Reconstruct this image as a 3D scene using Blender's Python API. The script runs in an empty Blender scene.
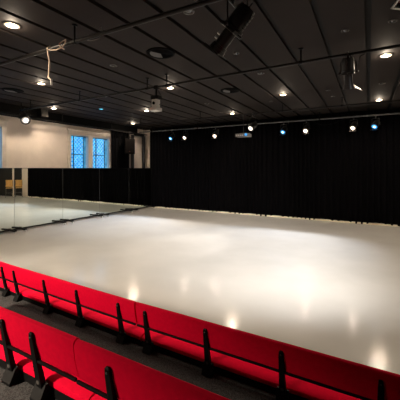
import bpy, bmesh, math, random
from mathutils import Vector, Matrix, noise
random.seed(7)
SC = bpy.context.scene
COL = SC.collection
V = Vector
PI = math.pi

# ------------------------------------------------------------------ materials
def mat(name, col, rough=.5, metal=0., spec=.5, noise_scale=None, vary=.0, bump=0., sheen=0., emit=None, strength=0., coat=0.):
    m = bpy.data.materials.new(name); m.use_nodes = True
    nt = m.node_tree; b = nt.nodes['Principled BSDF']
    b.inputs['Base Color'].default_value = (*col, 1)
    b.inputs['Roughness'].default_value = rough
    b.inputs['Metallic'].default_value = metal
    b.inputs['Specular IOR Level'].default_value = spec
    if sheen:
        b.inputs['Sheen Weight'].default_value = sheen
        b.inputs['Sheen Roughness'].default_value = .4
        b.inputs['Sheen Tint'].default_value = (*[min(1, c*1.3+.02) for c in col], 1)
    if coat: b.inputs['Coat Weight'].default_value = coat
    if emit:
        b.inputs['Emission Color'].default_value = (*emit, 1)
        b.inputs['Emission Strength'].default_value = strength
    if noise_scale:
        tc = nt.nodes.new('ShaderNodeTexCoord'); n = nt.nodes.new('ShaderNodeTexNoise')
        n.inputs['Scale'].default_value = noise_scale; n.inputs['Detail'].default_value = 5
        nt.links.new(tc.outputs['Object'], n.inputs['Vector'])
        if vary:
            r = nt.nodes.new('ShaderNodeValToRGB')
            r.color_ramp.elements[0].position = .3; r.color_ramp.elements[1].position = .7
            r.color_ramp.elements[0].color = (*[c*(1-vary) for c in col], 1)
            r.color_ramp.elements[1].color = (*[min(1, c*(1+vary)) for c in col], 1)
            nt.links.new(n.outputs['Fac'], r.inputs['Fac']); nt.links.new(r.outputs['Color'], b.inputs['Base Color'])
        if bump:
            bp = nt.nodes.new('ShaderNodeBump'); bp.inputs['Strength'].default_value = bump
            bp.inputs['Distance'].default_value = .01
            nt.links.new(n.outputs['Fac'], bp.inputs['Height']); nt.links.new(bp.outputs['Normal'], b.inputs['Normal'])
    return m

M = {}
M['vinyl'] = mat('grey_vinyl', (.55, .538, .515), .2, spec=.26, noise_scale=1.3, vary=.04)
# fine wear of the dance floor drives its gloss
nt = M['vinyl'].node_tree; n2 = nt.nodes.new('ShaderNodeTexNoise'); n2.inputs['Scale'].default_value = 6; n2.inputs['Detail'].default_value = 6
mr = nt.nodes.new('ShaderNodeMapRange'); mr.inputs['To Min'].default_value = .12; mr.inputs['To Max'].default_value = .20
tc = nt.nodes.new('ShaderNodeTexCoord'); nt.links.new(tc.outputs['Object'], n2.inputs['Vector'])
nt.links.new(n2.outputs['Fac'], mr.inputs['Value']); nt.links.new(mr.outputs['Result'], nt.nodes['Principled BSDF'].inputs['Roughness'])
M['ceiling'] = mat('dark_ceiling_board', (.019, .0148, .0132), .75, spec=.14, noise_scale=.8, vary=.12)
M['groove'] = mat('groove_black', (.004, .004, .004), .9)
M['cream'] = mat('cream_plaster', (.84, .725, .63), .85, noise_scale=3, vary=.05, bump=.05)
M['stone'] = mat('cream_stone', (.74, .65, .56), .8, noise_scale=6, vary=.08, bump=.08)
M['dark_wall'] = mat('dark_wall_paint', (.02, .019, .018), .8, noise_scale=2, vary=.2)
M['black_paint'] = mat('black_paint', (.003, .003, .003), .8, spec=.05, noise_scale=4, vary=.2)
M['drape'] = mat('black_drape', (.0038, .0036, .0043), 1., spec=.02, noise_scale=20, vary=.3)
M['carpet'] = mat('charcoal_carpet', (.055, .055, .056), 1., spec=.1, noise_scale=160, vary=.8, bump=.4)
M['red'] = mat('red_velvet', (.68, .0015, .03), .8, spec=.05, noise_scale=35, vary=.06, bump=.06, sheen=.04)
M['black_metal'] = mat('black_metal', (.0028, .0028, .0032), .5, spec=.14, noise_scale=30, vary=.2)
M['satin_black'] = mat('satin_black_metal', (.008, .0074, .0074), .35, spec=.4, noise_scale=20, vary=.2)
M['pipe'] = mat('dark_steel_pipe', (.006, .0052, .005), .42, metal=.0, spec=.2, noise_scale=14, vary=.25)
M['grey_pipe'] = mat('grey_steel_pipe', (.13, .13, .13), .4, metal=.7, noise_scale=14, vary=.2)
M['steel'] = mat('bright_steel', (.6, .6, .6), .3, metal=1., noise_scale=20, vary=.1)
M['white_plastic'] = mat('off_white_plastic', (.6, .58, .56), .5, noise_scale=10, vary=.05)
M['grey_plastic'] = mat('grey_plastic', (.16, .155, .15), .5, noise_scale=10, vary=.08)
M['trim_dark'] = mat('dark_fitting', (.06, .055, .052), .4, noise_scale=12, vary=.1)
M['rope'] = mat('beige_cord', (.42, .33, .25), .8, noise_scale=60, vary=.2)
M['wood'] = mat('honey_wood', (.72, .38, .10), .45, noise_scale=8, vary=.2)
M['chair_black'] = mat('chair_frame_grey', (.10, .095, .09), .4, noise_scale=9, vary=.1)
M['hem'] = mat('cream_floor_batten', (.92, .80, .60), .6, noise_scale=2.2, vary=.3)
M['red_gel'] = mat('red_gel', (.25, .01, .02), .3, noise_scale=8, vary=.1)
M['flap'] = mat('pale_lit_flap', (.85, .66, .5), .5, noise_scale=9, vary=.05)
M['lead'] = mat('pale_lattice', (.75, .85, .9), .5, noise_scale=12, vary=.1)
M['iron'] = mat('dark_window_bar', (.02, .03, .05), .5, noise_scale=12, vary=.1)
M['lamp_warm'] = mat('lamp_warm', (.8, .75, .7), .4, emit=(1, .72, .38), strength=2.5)
M['bulb_warm'] = mat('bulb_warm', (.8, .8, .8), .3, emit=(1, .82, .66), strength=130)
M['bulb_white'] = mat('bulb_white', (.8, .8, .8), .3, emit=(1, .88, .76), strength=9)
M['bulb_blue'] = mat('bulb_blue', (.8, .8, .8), .3, emit=(.34, .7, 1), strength=4)
M['lens_warm'] = mat('lens_warm', (.5, .45, .4), .2, emit=(1, .74, .5), strength=.5)
M['lens_white'] = mat('lens_white', (.5, .5, .5), .2, emit=(1, .88, .76), strength=.25)
M['lens_blue'] = mat('lens_blue', (.1, .3, .5), .2, emit=(.02, .25, .7), strength=.8)
M['reflection_blue'] = mat('indicator_blue', (.1, .3, .4), .3, emit=(.05, .45, .7), strength=.8)  # emission imitates blue window light reflected on the ceiling
M['lens_dark'] = mat('dark_lens', (.01, .012, .015), .08, spec=.8, noise_scale=5, vary=.1)

def mirror_mat():
    m = mat('mirror_silver', (.80, .86, .79), .012, metal=1., noise_scale=.5, vary=.012)
    return m
M['mirror'] = mirror_mat()

def glass_mat():
    m = bpy.data.materials.new('window_glass'); m.use_nodes = True; nt = m.node_tree
    for n in list(nt.nodes): nt.nodes.remove(n)
    out = nt.nodes.new('ShaderNodeOutputMaterial'); mx = nt.nodes.new('ShaderNodeMixShader')
    t = nt.nodes.new('ShaderNodeBsdfTransparent'); g = nt.nodes.new('ShaderNodeBsdfGlossy')
    tc = nt.nodes.new('ShaderNodeTexCoord'); n = nt.nodes.new('ShaderNodeTexNoise'); n.inputs['Scale'].default_value = 5
    r = nt.nodes.new('ShaderNodeValToRGB'); r.color_ramp.elements[0].color = (.55, .72, .82, 1); r.color_ramp.elements[1].color = (.9, .96, 1, 1)
    r.color_ramp.elements[0].position = .35; r.color_ramp.elements[1].position = .65
    nt.links.new(tc.outputs['Object'], n.inputs['Vector']); nt.links.new(n.outputs['Fac'], r.inputs['Fac']); nt.links.new(r.outputs['Color'], t.inputs['Color'])
    g.inputs['Roughness'].default_value = .05; mx.inputs['Fac'].default_value = .06
    nt.links.new(t.outputs[0], mx.inputs[1]); nt.links.new(g.outputs[0], mx.inputs[2]); nt.links.new(mx.outputs[0], out.inputs['Surface'])
    return m
M['glass'] = glass_mat()

# ------------------------------------------------------------------ mesh helpers
class MB:
    """collects shapes of ONE part into one mesh"""
    def __init__(self): self.bm = bmesh.new()
    def box(self, lo, hi, mtx=None, bevel=0., seg=2):
        lo, hi = V(lo), V(hi); c = (lo+hi)/2; s = hi-lo
        r = bmesh.ops.create_cube(self.bm, size=1, matrix=Matrix.Translation(c) @ Matrix.Diagonal((*s, 1)))
        vs = r['verts']
        if bevel:
            es = list({e for v in vs for e in v.link_edges})
            rb = bmesh.ops.bevel(self.bm, geom=es, offset=bevel, segments=seg, affect='EDGES', profile=.6)
            vs = list({v for f in rb['faces'] for v in f.verts} | {v for v in vs if v.is_valid})
        if mtx: bmesh.ops.transform(self.bm, matrix=mtx, verts=vs)
        return self
    def tube(self, a, b, r, r2=None, n=12, caps=True):
        a, b = V(a), V(b); d = b-a
        q = d.to_track_quat('Z', 'Y').to_matrix().to_4x4()
        bmesh.ops.create_cone(self.bm, cap_ends=caps, segments=n, radius1=r, radius2=r if r2 is None else r2, depth=d.length,
                              matrix=Matrix.Translation((a+b)/2) @ q)
        return self
    def path(self, pts, r, n=8):
        pts = [V(p) for p in pts]; rings = []
        for i, p in enumerate(pts):
            d = (pts[min(i+1, len(pts)-1)] - pts[max(i-1, 0)]).normalized()
            q = d.to_track_quat('Z', 'Y')
            rings.append([self.bm.verts.new(p + q @ V((r*math.cos(2*PI*k/n), r*math.sin(2*PI*k/n), 0))) for k in range(n)])
        for A, B in zip(rings, rings[1:]):
            for k in range(n): self.bm.faces.new((A[k], A[(k+1) % n], B[(k+1) % n], B[k]))
        self.bm.faces.new(rings[0][::-1]); self.bm.faces.new(rings[-1])
        return self
    def lathe(self, prof, mtx=None, n=24, cap0=True, cap1=True):
        rings = []; mtx = mtx or Matrix()
        for z, r in prof:
            rings.append([self.bm.verts.new(mtx @ V((r*math.cos(2*PI*k/n), r*math.sin(2*PI*k/n), z))) for k in range(n)])
        for A, B in zip(rings, rings[1:]):
            for k in range(n): self.bm.faces.new((A[k], A[(k+1) % n], B[(k+1) % n], B[k]))
        if cap0: self.bm.faces.new(rings[0][::-1])
        if cap1: self.bm.faces.new(rings[-1])
        return self
    def prism(self, poly, x0, x1, mtx=None):
        """polygon in (y,z) extruded along x"""
        mtx = mtx or Matrix()
        A = [self.bm.verts.new(mtx @ V((x0, y, z))) for y, z in poly]; B = [self.bm.verts.new(mtx @ V((x1, y, z))) for y, z in poly]
        n = len(poly)
        for k in range(n): self.bm.faces.new((A[k], A[(k+1) % n], B[(k+1) % n], B[k]))
        self.bm.faces.new(A[::-1]); self.bm.faces.new(B)
        return self
    def build(self, name, m, parent=None, smooth=False, label=None):
        bmesh.ops.recalc_face_normals(self.bm, faces=self.bm.faces[:])
        me = bpy.data.meshes.new(name); self.bm.to_mesh(me); self.bm.free()
        me.materials.append(m)
        if smooth:
            for p in me.polygons: p.use_smooth = True
            me.set_sharp_from_angle(angle=math.radians(40))
        o = bpy.data.objects.new(name, me); COL.objects.link(o)
        if parent: o.parent = parent
        if label: o['label'] = label
        return o

def thing(name, label, cat, loc=(0, 0, 0), group=None):
    o = bpy.data.objects.new(name, None); COL.objects.link(o); o.empty_display_size = .1
    o.location = loc; o['label'] = label; o['category'] = cat
    if group: o['group'] = group
    return o
def tag(o, label, cat, group=None):
    o['label'] = label; o['category'] = cat
    if group: o['group'] = group
    return o
def struct(o, label=None):
    o['kind'] = 'structure'
    if label: o['label'] = label
    return o
def copy_tree(o, parent=None):
    c = o.copy(); COL.objects.link(c)
    if parent: c.parent = parent
    for ch in list(o.children): copy_tree(ch, c)
    return c

# ------------------------------------------------------------------ room shell
XL, XR, YR, YB, HC = -10.6, 5.0, -5.0, 13.5, 4.05
struct(MB().box((XL-.2, YR-.2, -.12), (XR+.2, YB+.2, 0)).build('floor', M['vinyl']), 'pale grey glossy vinyl dance floor')

# ceiling of long dark boards with open grooves between them
mb = MB(); W = .592
k = -18
while True:
    x0 = -.01 + k*W
    if x0 > XR: break
    a, b = max(XL, x0+.04), min(XR, x0+W-.04)
    if b - a > .05: mb.box((a, YR, HC), (b, YB, HC+.05))
    k += 1
ceil = struct(mb.build('ceiling', M['ceiling']), 'dark brown ceiling boards with black grooves')
struct(MB().box((XL-.2, YR-.2, HC+.05), (XR+.2, YB+.2, HC+.2)).build('ceiling', M['groove']), 'black ceiling backing above the boards')

# left wall with two window openings, each of two lights
WIN = [(3.46, 5.60), (8.18, 10.32)]
SILL, HEAD = 1.2, 3.38
mb = MB(); y = YR; T = .35
for (a, b) in WIN:
    mb.box((XL-T, y, 0), (XL, a, HC+.05)); mb.box((XL-T, a, 0), (XL, b, SILL)); mb.box((XL-T, a, HEAD), (XL, b, HC+.05)); y = b
mb.box((XL-T, y, 0), (XL, YB, HC+.05))
struct(mb.build('wall_left', M['cream']), 'cream plaster wall behind the mirrors')
struct(MB().box((XL-T, YB, 0), (XR+.2, YB+.2, HC+.05)).build('wall_back', M['dark_wall']))
struct(MB().box((XR, YR, 0), (XR+.2, YB, HC+.05)).build('wall_right', M['dark_wall']))
struct(MB().box((XL-T, YR-.2, 0), (XR+.2, YR, HC+.05)).build('wall_front', M['dark_wall']))
# partition beside the right end of the curtain: white pier then dark wall
struct(MB().box((1.32, 12.42, 0), (2.3, YB, HC)).build('wall_pier', M['cream']), 'white pier beside the curtain end')
struct(MB().box((2.3, 12.55, 0), (XR, YB, HC)).build('wall_back', M['dark_wall']), 'dark wall right of the white pier')
# black bulkhead along the top of the left wall
struct(MB().box((XL, 12.98, 0), (XL+.40, YB, HC), bevel=.01).build('wall_pilaster', M['cream']), 'pale corner pier beyond the end of the curtain')
struct(MB().box((XL, 4.0, 3.74), (XL+.35, 11.9, HC)).build('trim_1', M['black_paint']), 'black bulkhead above the window wall')

def window(idx, y0, y1):
    nm = 'window_%d' % idx
    root = bpy.data.objects.new(nm, None); COL.objects.link(root); struct(root, 'leaded window with two lights in a cream stone surround')
    mid = (y0+y1)/2 - .03; xi = XL - .16
    f = MB()   # stone surround, hood and central mullion
    f.box((XL-.0, y0-.10, SILL-.1), (XL+.05, y0+.04, HEAD+.0), bevel=.008)
    f.box((XL-.0, y1-.04, SILL-.1), (XL+.05, y1+.10, HEAD+.0), bevel=.008)
    f.box((XL-.0, y0-.10, HEAD), (XL+.06, y1+.10, HEAD+.16), bevel=.008)
    f.box((XL-.0, y0-.16, HEAD+.16), (XL+.10, y1+.14, HEAD+.22), bevel=.012)
    f.box((XL-.34, mid-.11, SILL), (XL+.02, mid+.13, HEAD), bevel=.01)
    f.box((XL-.34, y0-.02, HEAD-.03), (XL+.01, y1+.02, HEAD+.02))
    f.build('window_frame', M['stone'], root)
    MB().box((XL-.34, y0-.12, SILL-.08), (XL+.09, y1+.12, SILL), bevel=.012).build('window_sill', M['stone'], root)
    for a, b in ((y0+.0, mid-.11), (mid+.13, y1-.0)):
        MB().box((xi-.004, a, SILL), (xi+.004, b, HEAD-.03)).build('window_pane', M['glass'], root)
        l = MB(); p = .125; hgt = HEAD-SILL-.03; wd = (b-a)*.84
        for sgn in (1, -1):      # diamond lattice clipped to the light
            c = -hgt*1.5
            while c < wd*2+hgt*1.5:
                # y = a + c + sgn*(z)*0.7
                pts = []
                for z in (0, hgt): pts.append((c+sgn*z*1., z))
                (ya, za), (yb, zb) = pts
                lo, hi = 0., 1.
                dy = yb-ya
                t0, t1 = (0-ya)/dy, (wd-ya)/dy
                if t0 > t1: t0, t1 = t1, t0
                lo, hi = max(lo, t0), min(hi, t1)
                if hi - lo > .01:
                    A = V((xi+.012, a+ya+dy*lo, SILL+hgt*lo)); B = V((xi+.012, a+ya+dy*hi, SILL+hgt*hi))
                    l.tube(A, B, .011, n=4)
                c += .165
        l.build('lattice', M['lead'], root)
        g = MB()
        g.box((xi+.0, a+wd*.36, SILL), (xi+.03, a+wd*.36+.03, HEAD-.03))
        g.box((xi+.0, a, SILL+hgt*.63), (xi+.03, a+wd, SILL+hgt*.63+.03))
        g.box((xi+.0, a, SILL), (xi+.03, a+.025, HEAD-.03)); g.box((xi+.0, a+wd, SILL), (xi+.03, a+wd+.02, HEAD-.03))
        g.box((xi+.0, a, HEAD-.06), (xi+.03, b, HEAD-.03))
        g.build('glazing_bar', M['iron'], root)
for i, (a, b) in enumerate(WIN): window(i+1, a, b)

# ------------------------------------------------------------------ seating platforms
struct(MB().box((-7.0, 1.26, 0), (4.0, 2.34, .415)).build('platform', M['carpet']), 'carpeted step behind the front benches')
struct(MB().box((-7.0, YR, 0), (4.0, 1.26, .785)).build('platform', M['carpet']), 'carpeted step behind the second row')
struct(MB().box((-7.0, 2.34, 0), (4.0, 2.355, .41)).box((-7.0, 1.26, .415), (4.0, 1.275, .78)).build('trim_2', M['black_paint']))

# ------------------------------------------------------------------ curtain
def pleats(x0, x1, z_top, seed, along='x', base=0., amp=.04, wl=.19, hem=(.002, .085), step=.024):
    bm = bmesh.new(); n = int((x1-x0)/step)
    zs = [0, .04, .1, .25, .5, 1., 1.7, 2.5, 3.2, z_top]
    grid = []
    for i in range(n+1):
        x = x0 + (x1-x0)*i/n; col = []
        nz = noise.noise(V((x*.9, seed, 0))); nz2 = noise.noise(V((x*2.7, seed+5, 0)))
        ph = 2*PI*(x/wl + .9*nz)
        h = hem[0] + (hem[1]-hem[0])*max(0, min(1, .5+1.3*noise.noise(V((x*1.7, seed+9, 0)))))
        for z in zs:
            zz = max(z, h) if z < .06 else z
            if z == 0: zz = h
            if z == .04: zz = h + .02
            k = 1.0 + .25*nz2 + .2*(1-z/z_top)
            d = amp*k*(math.sin(ph + .25*noise.noise(V((x*3, z, seed)))) + .25*math.sin(2*ph+1))
            p = (x, base+d, zz) if along == 'x' else (base+d, x, zz)
            col.append(bm.verts.new(p))
        grid.append(col)
    for A, B in zip(grid, grid[1:]):
        for k in range(len(zs)-1): bm.faces.new((A[k], B[k], B[k+1], A[k+1]))
    m = MB(); m.bm.free(); m.bm = bm
    return m
def solid(o, t=.006):
    s = o.modifiers.new('thickness', 'SOLIDIFY'); s.thickness = t; return o
c = pleats(-9.76, 1.30, 3.98, 3, base=12.3).build('stage_curtain', M['drape'], smooth=True)
tag(solid(c), 'long black pleated curtain covering the back of the stage', 'curtain')
c = pleats(10.34, 11.50, 3.72, 11, along='y', base=XL+.14, amp=.03, wl=.2).build('side_drape', M['drape'], smooth=True)
tag(solid(c), 'narrow black drape on the left wall between the windows and the pale corner', 'curtain')
struct(MB().box((-9.7, 12.285, 0), (1.3, 12.30, .062)).build('baseboard_back', M['hem']), 'cream strip glimpsed under the curtain hem')

# ------------------------------------------------------------------ benches
def bench(x0, x1, posts, y, z0, label, group, turn=0):
    """y = rear top edge of the backrest, z0 = level the seated feet stand on"""
    t = thing('theatre_bench', label, 'bench', ((x0+x1)/2, y, z0+.37), group); t.rotation_euler = (0, 0, math.radians(turn))
    L = lambda x: x-(x0+x1)/2
    lean = math.radians(11)
    R = Matrix.Translation((0, .06, .09)) @ Matrix.Rotation(lean, 4, 'X')   # hinge at the rail
    # local origin: z relative to rear deck (.37 above feet)
    g = MB(); hw = (x1-x0)/2
    # rounded backrest pad : profile in (y,z), crown at the top
    R = Matrix.Translation((0, .016, .275)) @ Matrix.Rotation(lean, 4, 'X')
    prof = [(0, 0), (.004, -.012), (.024, -.018), (.044, -.012), (.05, .02), (.05, .145), (.044, .172), (.03, .187), (.014, .184), (.002, .168), (-.004, .09)]
    nx = max(4, int((x1-x0)/.09)); rows = []
    for i in range(nx+1):
        x = -hw + 2*hw*i/nx
        e = min(1, min(i, nx-i)/1.0)
        sag = .004*noise.noise(V((x*2.2+x0*3, 1, 0))) ; sh = 1 if 0 < i < nx else .95
        ring = []
        for (py, pz) in prof:
            cy, cz = .025, .085
            p = V((x, cy+(py-cy)*sh, cz+(pz-cz)*(1 if sh == 1 else .985)+ (sag if pz > .1 else 0)))
            ring.append(g.bm.verts.new(R @ p))
        rows.append(ring)
    n = len(prof)
    for A, B in zip(rows, rows[1:]):
        for k in range(n): g.bm.faces.new((A[k], A[(k+1) % n], B[(k+1) % n], B[k]))
    g.bm.faces.new(rows[0][::-1]); g.bm.faces.new(rows[-1])
    g.build('backrest', M['red'], t, smooth=True)
    # seat cushion, slightly domed
    s = MB(); prof = [(.075, .085), (.066, .105), (.07, .128), (.09, .142), (.2, .145), (.31, .14), (.37, .128), (.405, .108), (.41, .09), (.39, .075)]
    rows = []
    for i in range(nx+1):
        x = -hw + 2*hw*i/nx; sh = 0 if 0 < i < nx else 1
        dz = .006*noise.noise(V((x*3.1+x0, 7, y)))
        ring = [s.bm.verts.new((x, py, pz - (.008*sh if pz > .06 else 0) + (dz if pz > .08 else 0))) for py, pz in prof]
        rows.append(ring)
    n = len(prof)
    for A, B in zip(rows, rows[1:]):
        for k in range(n): s.bm.faces.new((A[k], A[(k+1) % n], B[(k+1) % n], B[k]))
    s.bm.faces.new(rows[0][::-1]); s.bm.faces.new(rows[-1])
    s.build('seat', M['red'], t, smooth=True)
    MB().box((-hw, .0, .257), (hw, .014, .272), bevel=.004).build('rail', M['black_metal'], t)
    MB().box((-hw+.01, .085, .055), (hw-.01, .36, .088)).box((-hw, .066, .052), (hw, .085, .1)).build('seat_frame', M['black_metal'], t)
    for px in posts:
        x = L(px)
        # tapering upright plate leaning back towards the row behind
        p = MB(); w0, w1 = .024, .014
        stations = [(.045, .045, .075, .026), (.06, .035, .07, .025), (.12, .022, .05, .022), (.26, -.002, .022, .0185), (.38, -.022, -.004, .015), (.412, -.026, -.012, .012), (.42, -.022, -.016, .007)]
        rings = []
        for z, ya, yb, w in stations:
            rings.append([p.bm.verts.new((x+sx*w, yy, z)) for sx, yy in ((-1, ya), (1, ya), (1, yb), (-1, yb))])
        for A, B in zip(rings, rings[1:]):
            for k in range(4): p.bm.faces.new((A[k], A[(k+1) % 4], B[(k+1) % 4], B[k]))
        p.bm.faces.new(rings[0][::-1]); p.bm.faces.new(rings[-1])
        po = p.build('post', M['black_metal'], t)
        b = MB(); b2 = MB()
        b.lathe([(-.004, .004), (-.004, .013), (.004, .012), (.005, .004)], Matrix.Translation((x-.001, .021, .14)) @ Matrix.Rotation(PI/2, 4, 'X'), n=12)
        b2.lathe([(-.004, .002), (-.004, .006), (.003, .005), (.004, .002)], Matrix.Translation((x, -.0245, .395)) @ Matrix.Rotation(PI/2-.17, 4, 'X'), n=8)
        b.build('bolt', M['trim_dark'], po, label='steel bolt head'); b2.build('bolt', M['trim_dark'], po, label='steel bolt head')
        q = MB(); q.prism([(.0, .046), (.29, .046), (.29, .058), (.085, .06), (.064, .08), (.05, .13), (.035, .13), (.0, .06)], x-.04, x+.04)
        q.build('bracket', M['black_metal'], t)
    return t
G1, G2 = 'red benches of the front row', 'red benches of the second row'
Y1, Z1, Y2, Z2 = 2.035, 0., .955, .37
bench(-5.83, -3.81, [-5.65, -5.08, -4.51, -3.94], Y1+.075, Z1, 'red velvet front row bench at the left edge, its end post beside the next bench', G1, -1.4)
bench(-3.803, -1.779, [-3.67, -3.08, -2.54, -1.97], Y1+.022, Z1, 'red velvet front row bench on four black posts, left half of the photo', G1, -1.3)
bench(-1.763, 1.90, [-1.66, -1.08, -.51, .06, .63, 1.20, 1.77], Y1, Z1, 'long red velvet front row bench running to the right edge before the pale floor', G1)
bench(-3.70, -1.199, [-3.49, -2.92, -2.35, -1.78, -1.51], Y2, Z2, 'nearest red bench of the second row, brightly lit in the lower left corner', G2)
bench(-1.193, 1.50, [-.97, -.40, .17, .74, 1.31], Y2, Z2-.004, 'second row red bench cut by the bottom edge, with a single black post in view', G2)

# ------------------------------------------------------------------ mirrors on casters
PHI = [-.6, .6, 1.1, 1.4, 1.6]      # turn of each panel, degrees
WID = [1.71, 1.71, 1.68, 1.70, 1.57]
SPOT = [None]*5; mx_, my_ = -9.55, 12.12
for i in range(4, -1, -1):             # panels stand edge to edge, from the curtain back to the front
    a = math.radians(PHI[i]); nx_, ny_ = mx_ - WID[i]*math.sin(a), my_ - WID[i]*math.cos(a)
    SPOT[i] = ((mx_+nx_)/2, (my_+ny_)/2); mx_, my_ = nx_, ny_
def mirror(i, label):
    w = WID[i]/2 - .001
    t = thing('mirror_panel', label, 'mirror', (*SPOT[i], 0), 'wheeled mirror panels')
    t.rotation_euler = (0, 0, -math.radians(PHI[i]))
    MB().box((-.006, -w+.003, .10), (.004, w-.003, 1.992)).build('mirror_glass', M['mirror'], t)
    f = MB()
    f.box((-.02, -w, .085), (-.006, w, 2.0)); f.box((-.008, -w, .085), (.006, w, .10)); f.box((-.008, -w, 1.992), (.006, w, 2.0))
    f.build('frame', M['satin_black'], t)
    for sg in (-1, 1): MB().box((-.008, min(sg*w, sg*(w-.003)), .10), (.005, max(sg*w, sg*(w-.003)), 1.992)).build('edge_strip', M['grey_pipe'], t, label='pale metal edge strip')
    MB().box((-.05, -w, .06), (.03, w, .088), bevel=.004).build('base_rail', M['black_metal'], t)
    for s in (-1, 1):
        yy = s*(w-.16)
        ft = MB().box((-.36, yy-.035, .072), (.36, yy+.035, .115), bevel=.006).box((-.02, yy-.05, .08), (.06, yy+.05, .13), bevel=.004).build('foot', M['black_metal'], t)
        for x in (-.33, .33):
            c = MB(); c.tube((x, yy-.018, .038), (x, yy+.018, .038), .038, n=16)
            c.build('caster_wheel', M['white_plastic'], ft, label='grey caster wheel')
            h = MB(); h.box((x-.03, yy-.024, .04), (x+.03, yy-.017, .082)); h.box((x-.03, yy+.017, .04), (x+.03, yy+.024, .082)); h.box((x-.03, yy-.0245, .076), (x+.03, yy+.0245, .083)); h.build('caster_fork', M['steel'], ft, label='steel caster fork')
    return t
for i, l in enumerate(['wheeled mirror panel at the left edge of the photo, showing a chair', 'wheeled mirror panel below the lit wall lamp, second from the left edge',
                       'wheeled mirror panel in the middle of the row, below the left half of the window', 'wheeled mirror panel below the dark drape, fourth from the left edge',
                       'farthest wheeled mirror panel, standing against the end of the black curtain']): mirror(i, l)

# ------------------------------------------------------------------ chair seen in the mirrors
def chair(x, y, rz):
    t = thing('wooden_chair', 'tall wooden backed chair seen in the mirrors, standing by the white pier', 'chair', (x, y, 0)); t.rotation_euler = (0, 0, rz)
    b = MB()
    N = 9; A = []
    for i in range(N):
        u = -1+2*i/(N-1); A.append((u*.215, -.22+.035*u*u))
    for (p, q) in zip(A, A[1:]):
        vs = [b.bm.verts.new(v) for v in ((p[0], p[1], .72), (q[0], q[1], .72), (q[0], q[1]-.02, 1.19), (p[0], p[1]-.02, 1.19),
              (p[0], p[1]-.02, .72), (q[0], q[1]-.02, .72), (q[0], q[1]-.04, 1.19), (p[0], p[1]-.04, 1.19))]
        for f in ((0, 1, 2, 3), (7, 6, 5, 4), (3, 2, 6, 7), (1, 0, 4, 5), (2, 1, 5, 6), (0, 3, 7, 4)): b.bm.faces.new([vs[k] for k in f])
    bmesh.ops.remove_doubles(b.bm, verts=b.bm.verts[:], dist=.0005)
    b.build('backrest', M['wood'], t)
    MB().box((-.22, -.2, .62), (.22, .22, .65), bevel=.012).build('seat', M['wood'], t)
    for sx in (-1, 1):
        MB().tube((sx*.18, .18, .62), (sx*.21, .22, 0), .014).build('leg', M['chair_black'], t)
        MB().path([(sx*.21, -.24, 0), (sx*.2, -.19, .6), (sx*.2, -.21, .85), (sx*.19, -.245, 1.12)], .014).build('leg', M['chair_black'], t)
    r = MB(); r.tube((-.195, .2, .3), (.195, .2, .3), .01); r.tube((-.2, -.21, .3), (.2, -.21, .3), .01)
    for sx in (-1, 1): r.tube((sx*.195, .2, .3), (sx*.2, -.21, .3), .01)
    r.build('foot_rail', M['chair_black'], t)
    return t
chair(1.92, 12.0, -1.04)

# ------------------------------------------------------------------ lighting pipes
def pipe(a, b, r, m, label, hang, zt=HC, clamp=True):
    a, b = V(a), V(b); L = (b-a).length
    t = thing('lighting_pipe', label, 'pipe', a)
    MB().tube((0, 0, 0), b-a, r, n=16).build('tube', m, t, smooth=True)
    for k in hang:
        p = (b-a)*k
        h = MB(); h.tube(p+V((0, 0, r*.5)), (p.x, p.y, zt-a.z+.0), .014, n=10); h.tube((p.x, p.y, zt-a.z-.02), (p.x, p.y, zt-a.z), .04, n=14)
        d = (b-a).normalized(); h.tube(p-d*.03, p+d*.03, r*1.35, n=16)
        h.build('hanger_rod', M['black_metal'], t)
    return t
def fr(x, a, b): return (x-a)/(b-a)
P1 = ((-8.6, 2.93, 3.81), (2.6, 2.93, 3.81))
P2 = ((-9.58, 5.58, 3.81), (3.2, 5.30, 3.81))
P3 = ((-9.0, 9.72, 3.81), (3.2, 9.72, 3.81))
P4 = ((-10.2, 12.0, 3.81), (1.25, 12.0, 3.81))
P5 = ((-10.0, 4.4, 3.70), (-10.0, 12.35, 3.70))
def p2y(x): return 5.58 + (x+9.75)/(3.2+9.75)*(-.28)
pipe(*P1, .027, M['pipe'], 'dark pipe nearest the audience, crossing the top left of the ceiling', [fr(x, -8.6, 2.6) for x in (-7.2, -3.69, -.4)])
pipe(*P2, .024, M['pipe'], 'dark lighting pipe crossing mid ceiling and carrying the small projector', [fr(x, -9.58, 3.2) for x in (-9.5, -9.0, -6.75, -4.42, -3.87, -1.02, 1.6)])
pipe(*P3, .022, M['pipe'], 'thin dark pipe just in front of the curtain spotlights', [fr(x, -9., 3.2) for x in (-8.2, -5.4, -2.4, -.68, 2.0)])
pipe(*P4, .028, M['grey_pipe'], 'grey pipe along the curtain with the row of lit spotlights', [fr(x, -10.2, 1.25) for x in (-9.4, -6.8, -4.4, -1.6, .95)])
pipe(*P5, .02, M['pipe'], 'thin dark pipe running along the top of the window wall', [fr(y, 4.4, 12.35) for y in (4.8, 7.4, 9.9, 12.1)])

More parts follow.
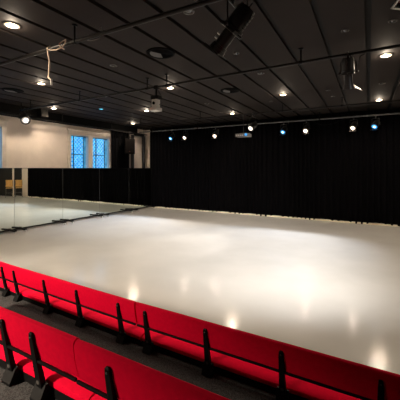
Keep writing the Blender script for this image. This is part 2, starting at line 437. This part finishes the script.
# ------------------------------------------------------------------ ceiling downlights, vents and sensors
def spot(name, loc, aim, watts, col, size, blend, r=.05, square=False):
    l = bpy.data.lights.new(name, 'SPOT'); l.energy = watts; l.color = col; l.spot_size = math.radians(size); l.spot_blend = blend
    l.shadow_soft_size = r; l.use_square = square
    o = bpy.data.objects.new(name, l); COL.objects.link(o); o.location = loc
    o.rotation_euler = V(aim).to_track_quat('-Z', 'Y').to_euler()
    return o
def glow(name, loc, watts, col, r=.02):
    l = bpy.data.lights.new(name, 'POINT'); l.energy = watts; l.color = col; l.shadow_soft_size = r
    o = bpy.data.objects.new(name, l); COL.objects.link(o); o.location = loc; return o
WARM = (1, .82, .62)
def downlamp(x, y):
    spot('downlight_lamp', (x, y, HC-.036), (0, 0, -1), DL_W, WARM, 160, .6, .085)
    glow('downlight_glow', (x, y, HC-.05), 8, WARM, .03)
DL_W = 92
LIT = [(-4.47, 2.49, 'lit ceiling downlight nearest the top left corner of the photo'),
       (-6.93, 4.55, 'lit ceiling downlight below the hanging cord'),
       (-9.42, 6.64, 'lit ceiling downlight just above the window wall lamp, far left'),
       (-4.43, 6.40, 'lit ceiling downlight beside the small projector, to its upper right'),
       (-6.93, 8.53, 'lit ceiling downlight just below left of the small projector'),
       (-9.47, 10.70, 'lit ceiling downlight above the black loudspeaker'),
       (-4.48, 10.55, 'lit ceiling downlight nearest the middle of the curtain'),
       (-2.09, 8.50, 'lit ceiling downlight right of centre, behind the mid ceiling pipe'),
       (.27, 6.45, 'large lit ceiling downlight at the right edge, below the mid ceiling pipe'),
       (.27, 10.58, 'lit ceiling downlight above the rightmost blue spotlight')]
def downlight(x, y, label):
    t = thing('ceiling_downlight', label, 'ceiling light', (x, y, HC), 'round ceiling downlights')
    MB().lathe([(0, .105), (-.012, .105), (-.014, .095), (-.006, .086), (0, .086)], n=32, cap0=False, cap1=False).build('trim_ring', M['trim_dark'], t, smooth=True)
    MB().lathe([(-.002, .085), (-.016, .078), (-.024, .05), (-.026, .012)], n=28).build('lens', M['lamp_warm'], t, smooth=True, label='glowing warm lens')
    return t
for x, y, l in LIT:
    downlight(x, y, l)
    downlamp(x, y)

for x, y, wt, l in [(-4.47, -3.66, 5200, 'added unseen fill downlight above the rear left seats, behind the camera'), (-6.93, .42, 250, 'added unseen fill downlight above the left end of the second row, out of the photo')]:  # both added out of view to brighten the left benches
    downlight(x, y, l)
    spot('downlight_lamp', (x, y, HC-.035), (0, 0, -1), wt, WARM, 134, .25, .3)

downlight(2.63, 10.58, 'added unseen fill downlight beyond the right edge of the photo, near the curtain end')  # added out of view to brighten the chair and pier in the mirrors
downlamp(2.63, 10.58)
downlight(2.63, 4.50, 'added unseen fill downlight beyond the right edge, nearer the benches')  # added out of view to lift the near floor on the right
downlamp(2.63, 4.50)

def vent(x, y, label):
    t = thing('ceiling_vent', label, 'air vent', (x, y, HC), 'round ceiling air vents')
    MB().lathe([(0, .255), (-.018, .25), (-.024, .225), (-.012, .2), (0, .2)], n=40, cap0=False, cap1=False).build('rim', M['black_paint'], t, smooth=True)
    g = MB()
    for r in (.185, .15, .115, .08, .045): g.lathe([(-.002, r), (-.016, r), (-.016, r-.014), (-.002, r-.02)], n=32, cap0=False, cap1=False)
    g.tube((0, 0, -.016), (0, 0, -.002), .024, n=16)
    g.build('louvre_rings', M['black_paint'], t)
    h = MB(); ring = [(.19*math.cos(a), .19*math.sin(a)) for a in [math.radians(115+130*k/12) for k in range(13)]] + [(0, 0)]
    lo = [h.bm.verts.new((a, b, -.019)) for a, b in ring]; hi = [h.bm.verts.new((a, b, -.015)) for a, b in ring]
    for k in range(len(ring)): h.bm.faces.new((lo[k], lo[(k+1) % len(ring)], hi[(k+1) % len(ring)], hi[k]))
    h.bm.faces.new(lo); h.bm.faces.new(hi[::-1]); h.build('damper', mat('damper_grey', (.07, .066, .062), .6, noise_scale=9, vary=.1), t, label='lighter grey damper plate')
    MB().lathe([(-.004, .2), (-.001, .2)], n=32).build('back_plate', M['black_paint'], t)
    return t
vent(-3.24, 4.38, 'large round black ceiling vent between the two nearer pipes')
vent(-3.20, 7.38, 'round ceiling vent right of centre, behind the mid ceiling pipe')
vent(-8.20, 4.59, 'round ceiling vent at the far left above the window wall')

def sensor(x, y, label, big=False):
    r = .075 if big else .055
    t = thing('ceiling_fitting', label, 'ceiling fitting', (x, y, HC), 'small unlit ceiling fittings')
    MB().lathe([(0, r), (-.01, r), (-.014, r*.85), (-.008, r*.7), (0, r*.68)], n=24, cap0=False, cap1=False).build('ring', M['trim_dark'], t, smooth=True)
    MB().lathe([(-.001, r*.68), (-.006, r*.5), (-.02, r*.28), (-.022, .006)], n=20).build('centre', M['lens_dark'], t, smooth=True)
for x, y, l, b in [(-2.06, 3.40, 'small square-looking unlit fitting near the top centre, by the nearest pipe', True),
                (-4.46, 4.46, 'small unlit ceiling fitting left of the large round vent', True),
                (-2.04, 6.37, 'small unlit ceiling fitting just past the mid ceiling pipe, centre right', True),
                (-2.07, 5.05, 'tiny ceiling fitting just before the mid ceiling pipe, centre right', False),
                (-.31, 5.0, 'tiny ceiling fitting above the black profile spotlight on the right', False),
                (.29, 5.0, 'tiny ceiling fitting near the right edge above the large downlight', False),
                (.28, 8.55, 'small unlit ceiling fitting between the two downlights at the right edge', True),
                (-4.49, 8.52, 'small unlit ceiling fitting below left of the far round vent', True),
                (-.94, 8.63, 'tiny ceiling fitting left of the right-hand downlights, nearer of two', False),
                (-.90, 9.43, 'tiny ceiling fitting left of the right-hand downlights, farther of two', False),
                (-2.63, 9.22, 'tiny ceiling fitting below the centre right downlight', False),
                (-6.62, 6.25, 'small unlit ceiling fitting left of the small projector', True)]: sensor(x, y, l, b)
t = thing('ceiling_blue_reflection', 'added glowing disc imitating faint blue window light reflected on the ceiling', 'imitated reflection', (-8.05, 7.47, HC))  # glowing disc added in place of a blue window reflection on the boards
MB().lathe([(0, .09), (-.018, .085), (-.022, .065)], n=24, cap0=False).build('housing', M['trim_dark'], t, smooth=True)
MB().lathe([(-.02, .066), (-.034, .05), (-.038, .01)], n=20).build('lens', M['reflection_blue'], t, smooth=True)

# ------------------------------------------------------------------ stage lanterns
def frame(aim):
    a = V(aim).normalized(); q = a.to_track_quat('Z', 'X'); return q.to_matrix().to_4x4()
def clamp_yoke(t, drop, aim, half, pr=.028, ym=None):
    """hook clamp over the pipe at the root and a U yoke down to the trunnion at z=-drop"""
    c = MB()
    c.path([(0, math.cos(a)*(pr+.012), math.sin(a)*(pr+.012)) for a in [PI*1.25-PI*1.3*k/10 for k in range(11)]], .011, n=8)
    c.box((-.02, -.022, -.085), (.02, .022, -.03), bevel=.005); c.tube((0, 0, -.11), (0, 0, -.08), .012)
    c.build('clamp', M['satin_black'], t)
    h = V((aim[0], aim[1], 0)); h = h.normalized() if h.length > .01 else V((0, -1, 0))
    s = V((-h.y, h.x, 0))
    y = MB()
    pts = [s*half + V((0, 0, -drop)), s*half + V((0, 0, -.13)), s*half*.85 + V((0, 0, -.11)), -s*half*.85 + V((0, 0, -.11)), -s*half + V((0, 0, -.13)), -s*half + V((0, 0, -drop))]
    y.path(pts, .009, n=6)
    for sg in (-1, 1): y.tube(s*sg*(half-.012)+V((0, 0, -drop)), s*sg*(half+.03)+V((0, 0, -drop)), .016, n=10)
    y.build('yoke', M['satin_black'], t)
def fresnel(loc, aim, bulb, label, group, drop=.30, scale=1., doors=True, lens_r=.085, body=None, core=1.):
    t = thing('stage_spotlight', label, 'spotlight', loc, group)
    F = Matrix.Translation((0, 0, -drop)) @ frame(aim) @ Matrix.Scale(scale, 4)
    body = body or M['satin_black']
    clamp_yoke(t, drop, aim, .12*scale)
    b = MB()
    b.lathe([(-.20, .03), (-.20, .075), (-.17, .092), (-.02, .10), (.10, .10), (.10, .112), (.135, .112), (.135, .09), (.115, .088)], F, n=24, cap1=False)
    for k in range(4): b.lathe([(-.15+.03*k, .094), (-.147+.03*k, .106), (-.14+.03*k, .106), (-.137+.03*k, .094)], F, n=24, cap0=False, cap1=False)
    b.build('lamp_body', body, t, smooth=True)
    l = MB(); l.lathe([(.112, .089), (.125, lens_r*.9), (.138, lens_r*.5), (.142, .01)], F, n=24); ln = l.build('lens', M[bulb.name.replace('bulb', 'lens')], t, smooth=True, label='glowing lens')
    MB().lathe([(.139, .05*core), (.149, .042*core), (.155, .004)], F, n=20).build('bulb', bulb, ln, smooth=True, label='bright glowing bulb')
    if doors:
        for k in range(4):
            d = MB(); a = PI/2*k; w = .10 if k % 2 else .075; ww = .075 if k % 2 else .055
            Q = F @ Matrix.Rotation(a, 4, 'Z') @ Matrix.Translation((.105, 0, .135)) @ Matrix.Rotation(math.radians(32), 4, 'Y')
            vs = [d.bm.verts.new(Q @ V(p)) for p in ((-.002, -ww, 0), (-.002, ww, 0), (-.002, w, .11), (-.002, -w, .11), (.002, -ww, 0), (.002, ww, 0), (.002, w, .11), (.002, -w, .11))]
            for f in ((0, 1, 2, 3), (7, 6, 5, 4), (0, 4, 5, 1), (1, 5, 6, 2), (2, 6, 7, 3), (3, 7, 4, 0)): d.bm.faces.new([vs[i] for i in f])
            d.build('barn_door', M['satin_black'], t)
    c = MB()
    rear = F @ V((0, 0, -.2))
    c.path([rear, rear+V((.02, .05, .02)), V((.08, .04, -.12)), V((.10, .01, -.03)), V((.16, 0, -.028))], .006, n=6); c.build('cable', M['black_metal'], t)
    p = F @ V((0, 0, .15))
    return t, V(loc)+p
FRONT_FILL_W = 1150
BACK = 'lit spotlights along the curtain pipe'
def tone(k): return {'b': (M['bulb_blue'], (.42, .66, 1)), 'w': (M['bulb_warm'], (1, .92, .84)), 'n': (M['bulb_white'], (1, .97, .94))}[k]
BK = [(-8.22, 'b', 'blue lit spotlight on the curtain pipe, leftmost of the row by the curtain end', (-.05, -.72, -.62)),
      (-7.45, 'w', 'warm lit spotlight on the curtain pipe beside the leftmost blue one', (0, -.72, -.62)),
      (-5.90, 'w', 'warm lit spotlight hanging alone on the curtain pipe left of the middle', (.05, -.72, -.62)),
      (-2.92, 'b', 'blue lit spotlight on the curtain pipe just right of the middle', (-.1, -.72, -.62)),
      (-2.07, 'w', 'warm lit spotlight on the curtain pipe beside the middle blue one', (-.1, -.72, -.62)),
      (-.47, 'w', 'warm lit spotlight on the curtain pipe left of the rightmost blue one', (-.2, -.72, -.62)),
      (.20, 'b', 'blue lit spotlight on the curtain pipe, rightmost of the row', (-.3, -.72, -.62))]
BACK_W = {'b': 250, 'w': 330, 'n': 600}
for x, k, l, aim in BK:
    bm_, cl = tone(k)
    t, p = fresnel((x, 12.0, 3.81), aim, bm_, l, BACK, drop=.33, doors=False, lens_r=.08, core=.75)
    q = p + V((0, -.03, -.03))
    L = spot('spotlight_lamp', q, (-.35 if x > -1 else 0, -.719, -.695), BACK_W[k]*(1.5 if x < -7 else .6 if x > -1 else 1), cl, 39, .75, .006); L.scale = (1.3 if x > -1 else 2.0, 1, 1)
    f = MB(); pts = []
    o = q - t.location; a0, a1 = math.radians(30), math.radians(-12)
    A = V((0, -math.sin(a0)*.085, -math.cos(a0)*.085)); B = V((0, -math.sin(a1)*.06, -math.cos(a1)*.06)); n_ = V((0, .5, .86))*.004
    vs = [f.bm.verts.new(o + p_ + V((sx*.12, 0, 0)) + e_) for e_ in (V((0, 0, 0)), n_) for p_, sx in ((A, -1), (A, 1), (B, 1), (B, -1))]
    for fc in ((0, 1, 2, 3), (7, 6, 5, 4), (0, 4, 5, 1), (1, 5, 6, 2), (2, 6, 7, 3), (3, 7, 4, 0)): f.bm.faces.new([vs[i_] for i_ in fc])
    f.build('barn_door', M['satin_black'], t)
# spotlight on the pipe in front, above the hanging projector
t, p = fresnel((-3.40, 9.72, 3.81), (-.25, -.72, -.55), M['bulb_white'], 'white lit spotlight above right of the flat projector by the curtain', BACK, drop=.42, doors=False)
spot('spotlight_lamp', p+V((0, -.03, -.03)), (-.2, -.62, -.78), 160, (1, .93, .86), 36, .5, .04, True)
# two added lanterns, outside the view on the nearest pipe, fill the stage floor
for x, ax, l in ((1.25, (-.68, .60, -.55), 'added unseen fill spotlight on the nearest pipe beyond the right edge, nearer the frame'), (1.95, (-.66, .60, -.50), 'added unseen fill spotlight on the nearest pipe beyond the right edge, farther from the frame')):
    t, p = fresnel((x, 2.93, 3.81), ax, M['bulb_white'], l, None, drop=.30)
    spot('spotlight_lamp', p, ax, FRONT_FILL_W, (1, .96, .92), 64, .95, .06)
# lantern at the left end of the mid pipe
t, p = fresnel((-9.30, p2y(-9.3), 3.81), (.80, -.35, -.48), M['bulb_white'], 'lit black spotlight high on the cream wall at the far left', None, drop=.28, scale=1.2, core=.95, doors=False)
spot('spotlight_lamp', p, (.75, -.25, -.6), 200, (1, .88, .74), 44, .6, .08)

def profile(loc, aim, label, drop=.3, L=1., flap=False, gel=False):
    t = thing('profile_spotlight', label, 'spotlight', loc)
    F = Matrix.Translation((0, 0, -drop)) @ frame(aim) @ Matrix.Scale(L, 4)
    clamp_yoke(t, drop, aim, .125*L)
    b = MB(); b.lathe([(-.24, .05), (-.245, .085), (-.2, .1), (-.03, .1), (-.02, .115), (.0, .115), (.01, .085), (.03, .08)], F, n=24)
    for k in range(5): b.box((-.112, -.018, -.215+.036*k), (.112, .018, -.2+.036*k), F)
    b.build('lamp_housing', M['satin_black'], t, smooth=True)
    g = MB(); g.box((-.1, -.1, .0), (.1, .1, .035), F, bevel=.008)
    for a in range(4):
        Q = F @ Matrix.Rotation(PI/2*a, 4, 'Z'); g.box((.09, -.006, .01), (.15, .006, .022), Q)
    g.build('shutter_gate', M['satin_black'], t)
    u = MB(); u.lathe([(.03, .07), (.2, .07), (.2, .084), (.24, .084), (.24, .092), (.275, .092), (.275, .082), (.25, .078)], F, n=24, cap1=False); u.build('lens_tube', M['satin_black'], t, smooth=True)
    MB().lathe([(.246, .079), (.258, .06), (.264, .01)], F, n=24).build('lens', M['red_gel'] if gel else M['lens_dark'], t, smooth=True)
    r = MB(); r.box((-.085, -.105, .274), (.085, -.085, .285), F); r.box((-.085, .085, .274), (.085, .105, .285), F); r.box((-.105, -.105, .274), (-.085, .105, .285), F); r.box((.085, -.105, .274), (.105, .105, .285), F)
    r.build('gel_frame', M['steel'] if gel else M['satin_black'], t, label='bare metal gel frame' if gel else None)
    k = MB(); k.tube(F @ V((.07, .0, .12)), F @ V((.12, 0, .12)), .012, n=10); k.tube(F @ V((.07, .0, .17)), F @ V((.12, 0, .17)), .012, n=10); k.build('focus_knob', M['steel'], t, label='bare metal focus knobs')
    if flap:
        w = MB(); fd = V(flap); best = max(range(0, 360, 5), key=lambda a: (F.to_3x3() @ Matrix.Rotation(math.radians(a), 3, 'Z') @ V((1, 0, 0))).dot(fd)); Q = F @ Matrix.Rotation(math.radians(best), 4, 'Z')
        vs = [w.bm.verts.new(Q @ V(p)) for p in ((.085, -.09, .20), (.085, .09, .26), (.21, .01, .33), (.085, -.09, .206), (.085, .09, .266), (.206, .012, .336))]
        for f in ((0, 2, 1), (3, 4, 5), (0, 1, 4, 3), (1, 2, 5, 4), (2, 0, 3, 5)): w.bm.faces.new([vs[i] for i in f])
        w.build('colour_flap', M['flap'], t, label='pale orange triangular flap')
    c = MB(); rr = F @ V((0, 0, -.245)); c.path([rr, rr+V((.03, .03, .05)), V((.14, .03, -.2)), V((.17, 0, -.06)), V((.24, 0, -.03))], .007, n=6); c.build('cable', M['black_metal'], t)
    return t
profile((-1.24, 2.93, 3.81), (-.66, .02, -.66), 'large black profile spotlight hanging at the top centre', drop=.36)
profile((-.29, p2y(-.29), 3.81), (.02, .26, -.95), 'black profile spotlight pointing down with a pale orange flap, upper right', drop=.29, L=.92, flap=(.9, .2, 0))
profile((.20, 2.93, 3.81), (.25, -.3, -.8), 'partly cut off spotlight with red gel in the top right corner', drop=.30, L=.8, gel=True)

# ------------------------------------------------------------------ projectors, loudspeaker, ducts
px, py = -4.16, p2y(-4.16)
t = thing('small_projector', 'small grey projector hanging from the mid ceiling pipe on a black bracket', 'projector', (px, py, 3.81))
m_ = MB(); m_.tube((0, 0, -.24), (0, 0, -.02), .022); m_.box((-.05, -.03, -.05), (.05, .03, .035), bevel=.006); m_.box((-.10, -.08, -.28), (.10, .08, -.20), bevel=.01)
m_.build('bracket', M['black_metal'], t)
MB().box((-.075, -.07, -.47), (.055, .07, -.28), bevel=.012).build('body', M['white_plastic'], t)
MB().box((-.13, -.1, -.535), (.09, .10, -.46), bevel=.01).build('base_housing', M['white_plastic'], t)
MB().tube((-.01, -.09, -.37), (-.01, -.06, -.37), .035, n=20).build('lens', M['lens_dark'], t, smooth=True)
w = MB(); w.path([(.06, .03, -.40), (.13, .04, -.36), (.12, .02, -.2), (.03, .0, -.05)], .006); w.build('cable', M['black_metal'], t)

t = thing('flat_projector', 'flat grey projector hanging on a thin rod before the middle of the curtain', 'projector', (-3.72, 9.72, 3.81))
m_ = MB(); m_.tube((0, 0, -.62), (0, 0, .0), .012); m_.box((-.03, -.03, -.04), (.03, .03, .035), bevel=.004); m_.box((-.12, -.1, -.635), (.12, .1, -.62)); m_.build('ceiling_rod', M['satin_black'], t)
MB().box((-.23, -.17, -.76), (.23, .17, -.65), bevel=.012).build('body', M['grey_plastic'], t)
l_ = MB(); l_.tube((.15, -.19, -.70), (.15, -.165, -.70), .045, n=20); l_.build('lens', M['lens_blue'], t, label='blue glowing lens', smooth=True)
g_ = MB()
for k in range(4): g_.box((-.20+.07*k, -.174, -.735), (-.155+.07*k, -.168, -.69))
g_.build('vent_grille', M['white_plastic'], t)
MB().tube((-.12, 0, -.65), (-.12, 0, -.63), .012).tube((.12, 0, -.65), (.12, 0, -.63), .012).build('mounting_screw', M['steel'], t)

t = thing('loudspeaker', 'black loudspeaker hanging before the pale corner at the end of the mirrors', 'loudspeaker', (-9.97, 11.02, 3.70))
R = Matrix.Rotation(math.radians(40), 4, 'Z')
MB().box((-.24, -.2, -1.03), (.24, .2, -.32), R, bevel=.03).build('cabinet', mat('speaker_cabinet', (.003, .0022, .002), .8, spec=.05, noise_scale=40, vary=.2, bump=.1), t)
MB().box((-.21, -.212, -.98), (.21, -.198, -.37), R).build('grille', mat('speaker_grille', (.004, .003, .0028), .8, spec=.05, noise_scale=90, vary=.5, bump=.3), t)
MB().box((-.02, -.216, -.935), (.03, -.21, -.915), R).build('badge', mat('badge_red', (.35, .06, .04), .4, noise_scale=4, vary=.1), t, label='small reddish badge')
b_ = MB(); b_.tube((0, 0, -.34), (0, 0, .0), .018); b_.tube((-.05, 0, 0), (.05, 0, 0), .03); b_.path([(-.26, 0, -.65), (-.27, 0, -.3), (0, 0, -.25), (.27, 0, -.3), (.26, 0, -.65)], .012, n=6)
b_.build('hanging_bracket', M['satin_black'], t)

def elbow(pts, r, label):
    o = MB().path(pts, r, n=14).build('duct_pipe', M['satin_black'], smooth=True); return tag(o, label, 'pipe')
arc = [(-10.38, 12.38+.14*math.sin(a), 3.72-.14*(1-math.cos(a))) for a in [PI/2*k/6 for k in range(7)]]
elbow([(-10.38, 11.88, 3.72), (-10.38, 12.1, 3.72)] + arc + [(-10.38, 12.52, 2.4), (-10.38, 12.52, .0)], .085, 'black bent pipe coming down the pale corner beside the curtain end')
elbow([(-10.36, 11.66, 0), (-10.36, 11.66, 1.5), (-10.36, 11.66, 3.66)], .08, 'straight black pipe standing behind the loudspeaker')
o = MB().box((-10.24, 5.0, 3.76), (-9.95, 6.40, 4.02), bevel=.01).box((-10.24, 6.38, 3.745), (-9.72, 6.64, 4.03), bevel=.008).build('ventilation_duct', mat('matt_black_duct', (.008, .0075, .007), .9, spec=.03, noise_scale=6, vary=.2)); tag(o, 'dark rectangular duct under the ceiling beside the lit wall lamp', 'duct')

# ------------------------------------------------------------------ hanging cords
def cord(pts, r, label, m, plug=None):
    """smooth cord through points"""
    P = [V(p) for p in pts]; out = []
    for i in range(len(P)-1):
        p0, p1, p2, p3 = P[max(i-1, 0)], P[i], P[i+1], P[min(i+2, len(P)-1)]
        for k in range(6):
            u = k/6; out.append(.5*((2*p1)+(p2-p0)*u+(2*p0-5*p1+4*p2-p3)*u*u+(3*p1-p0-3*p2+p3)*u**3))
    out.append(P[-1]); root = thing('hanging_cord', label, 'cord', P[0])
    MB().path([q-P[0] for q in out], r, n=6).build('cord', m, root, smooth=True)
    if plug:
        e = P[-1]-P[0]; MB().tube(e+V((0, 0, .01)), e+V((.012, 0, -.075)), .02, .014, n=10).build('plug', M['white_plastic'], root, label='pale plug')
cord([(-4.24, 2.93, 3.85), (-4.245, 2.885, 3.81), (-4.25, 2.90, 3.74), (-4.25, 2.92, 3.6), (-4.28, 2.93, 3.42), (-4.27, 2.92, 3.38), (-4.22, 2.93, 3.335)], .011, 'beige cord with a plug dangling from the nearest pipe, upper left', M['rope'], True)
cord([(-4.22, 2.89, 3.785), (-4.05, 2.89, 3.75), (-3.9, 2.89, 3.77), (-3.82, 2.885, 3.84), (-3.9, 2.92, 3.87), (-3.95, 2.87, 3.8), (-3.86, 2.89, 3.72)], .009, 'beige cord looped round the nearest pipe below its hanger', M['rope'])
cord([(-3.55, 2.96, 3.83), (-3.42, 3.0, 3.80), (-3.33, 3.08, 3.86), (-3.36, 3.14, 3.98), (-3.40, 3.16, 4.05)], .006, 'thin grey wire curling from the nearest pipe up to the ceiling', M['grey_plastic'])
cord([(-1.9, 12.03, 3.78), (-1.6, 12.03, 3.62), (-1.25, 12.03, 3.60), (-.8, 12.03, 3.74), (-.6, 12.03, 3.78)], .008, 'dark cable drooping between the warm spotlights on the right of the curtain', M['black_metal'])

# ------------------------------------------------------------------ daylight, camera, colour
w = bpy.data.worlds.new('dusk_sky'); SC.world = w; w.use_nodes = True; nt = w.node_tree
bg = nt.nodes['Background']; tc = nt.nodes.new('ShaderNodeTexCoord'); sp = nt.nodes.new('ShaderNodeSeparateXYZ'); rp = nt.nodes.new('ShaderNodeValToRGB')
rp.color_ramp.elements[0].position = 0; rp.color_ramp.elements[0].color = (.02, .18, .36, 1)
rp.color_ramp.elements[1].position = .45; rp.color_ramp.elements[1].color = (.06, .34, .56, 1)
nt.links.new(tc.outputs['Generated'], sp.inputs[0]); nt.links.new(sp.outputs['Z'], rp.inputs['Fac']); nt.links.new(rp.outputs['Color'], bg.inputs['Color'])
bg.inputs['Strength'].default_value = 3.

cam = bpy.data.cameras.new('camera'); co = bpy.data.objects.new('camera', cam); COL.objects.link(co); SC.camera = co
cam.sensor_width = 36; cam.lens = 303.5/400*36; cam.shift_y = -32/400; cam.clip_start = .05
co.location = (0, 0, 2.0); co.rotation_euler = (PI/2, 0, math.radians(29.1))
vs = SC.view_settings; vs.view_transform = 'Standard'; vs.look = 'None'; vs.gamma = 1; vs.exposure = .78; vs.use_curve_mapping = False
SC.cycles.use_denoising = True; SC.cycles.max_bounces = 10; SC.cycles.diffuse_bounces = 5; SC.cycles.glossy_bounces = 6; SC.cycles.sample_clamp_indirect = 6; SC.cycles.caustics_reflective = False; SC.cycles.caustics_refractive = False
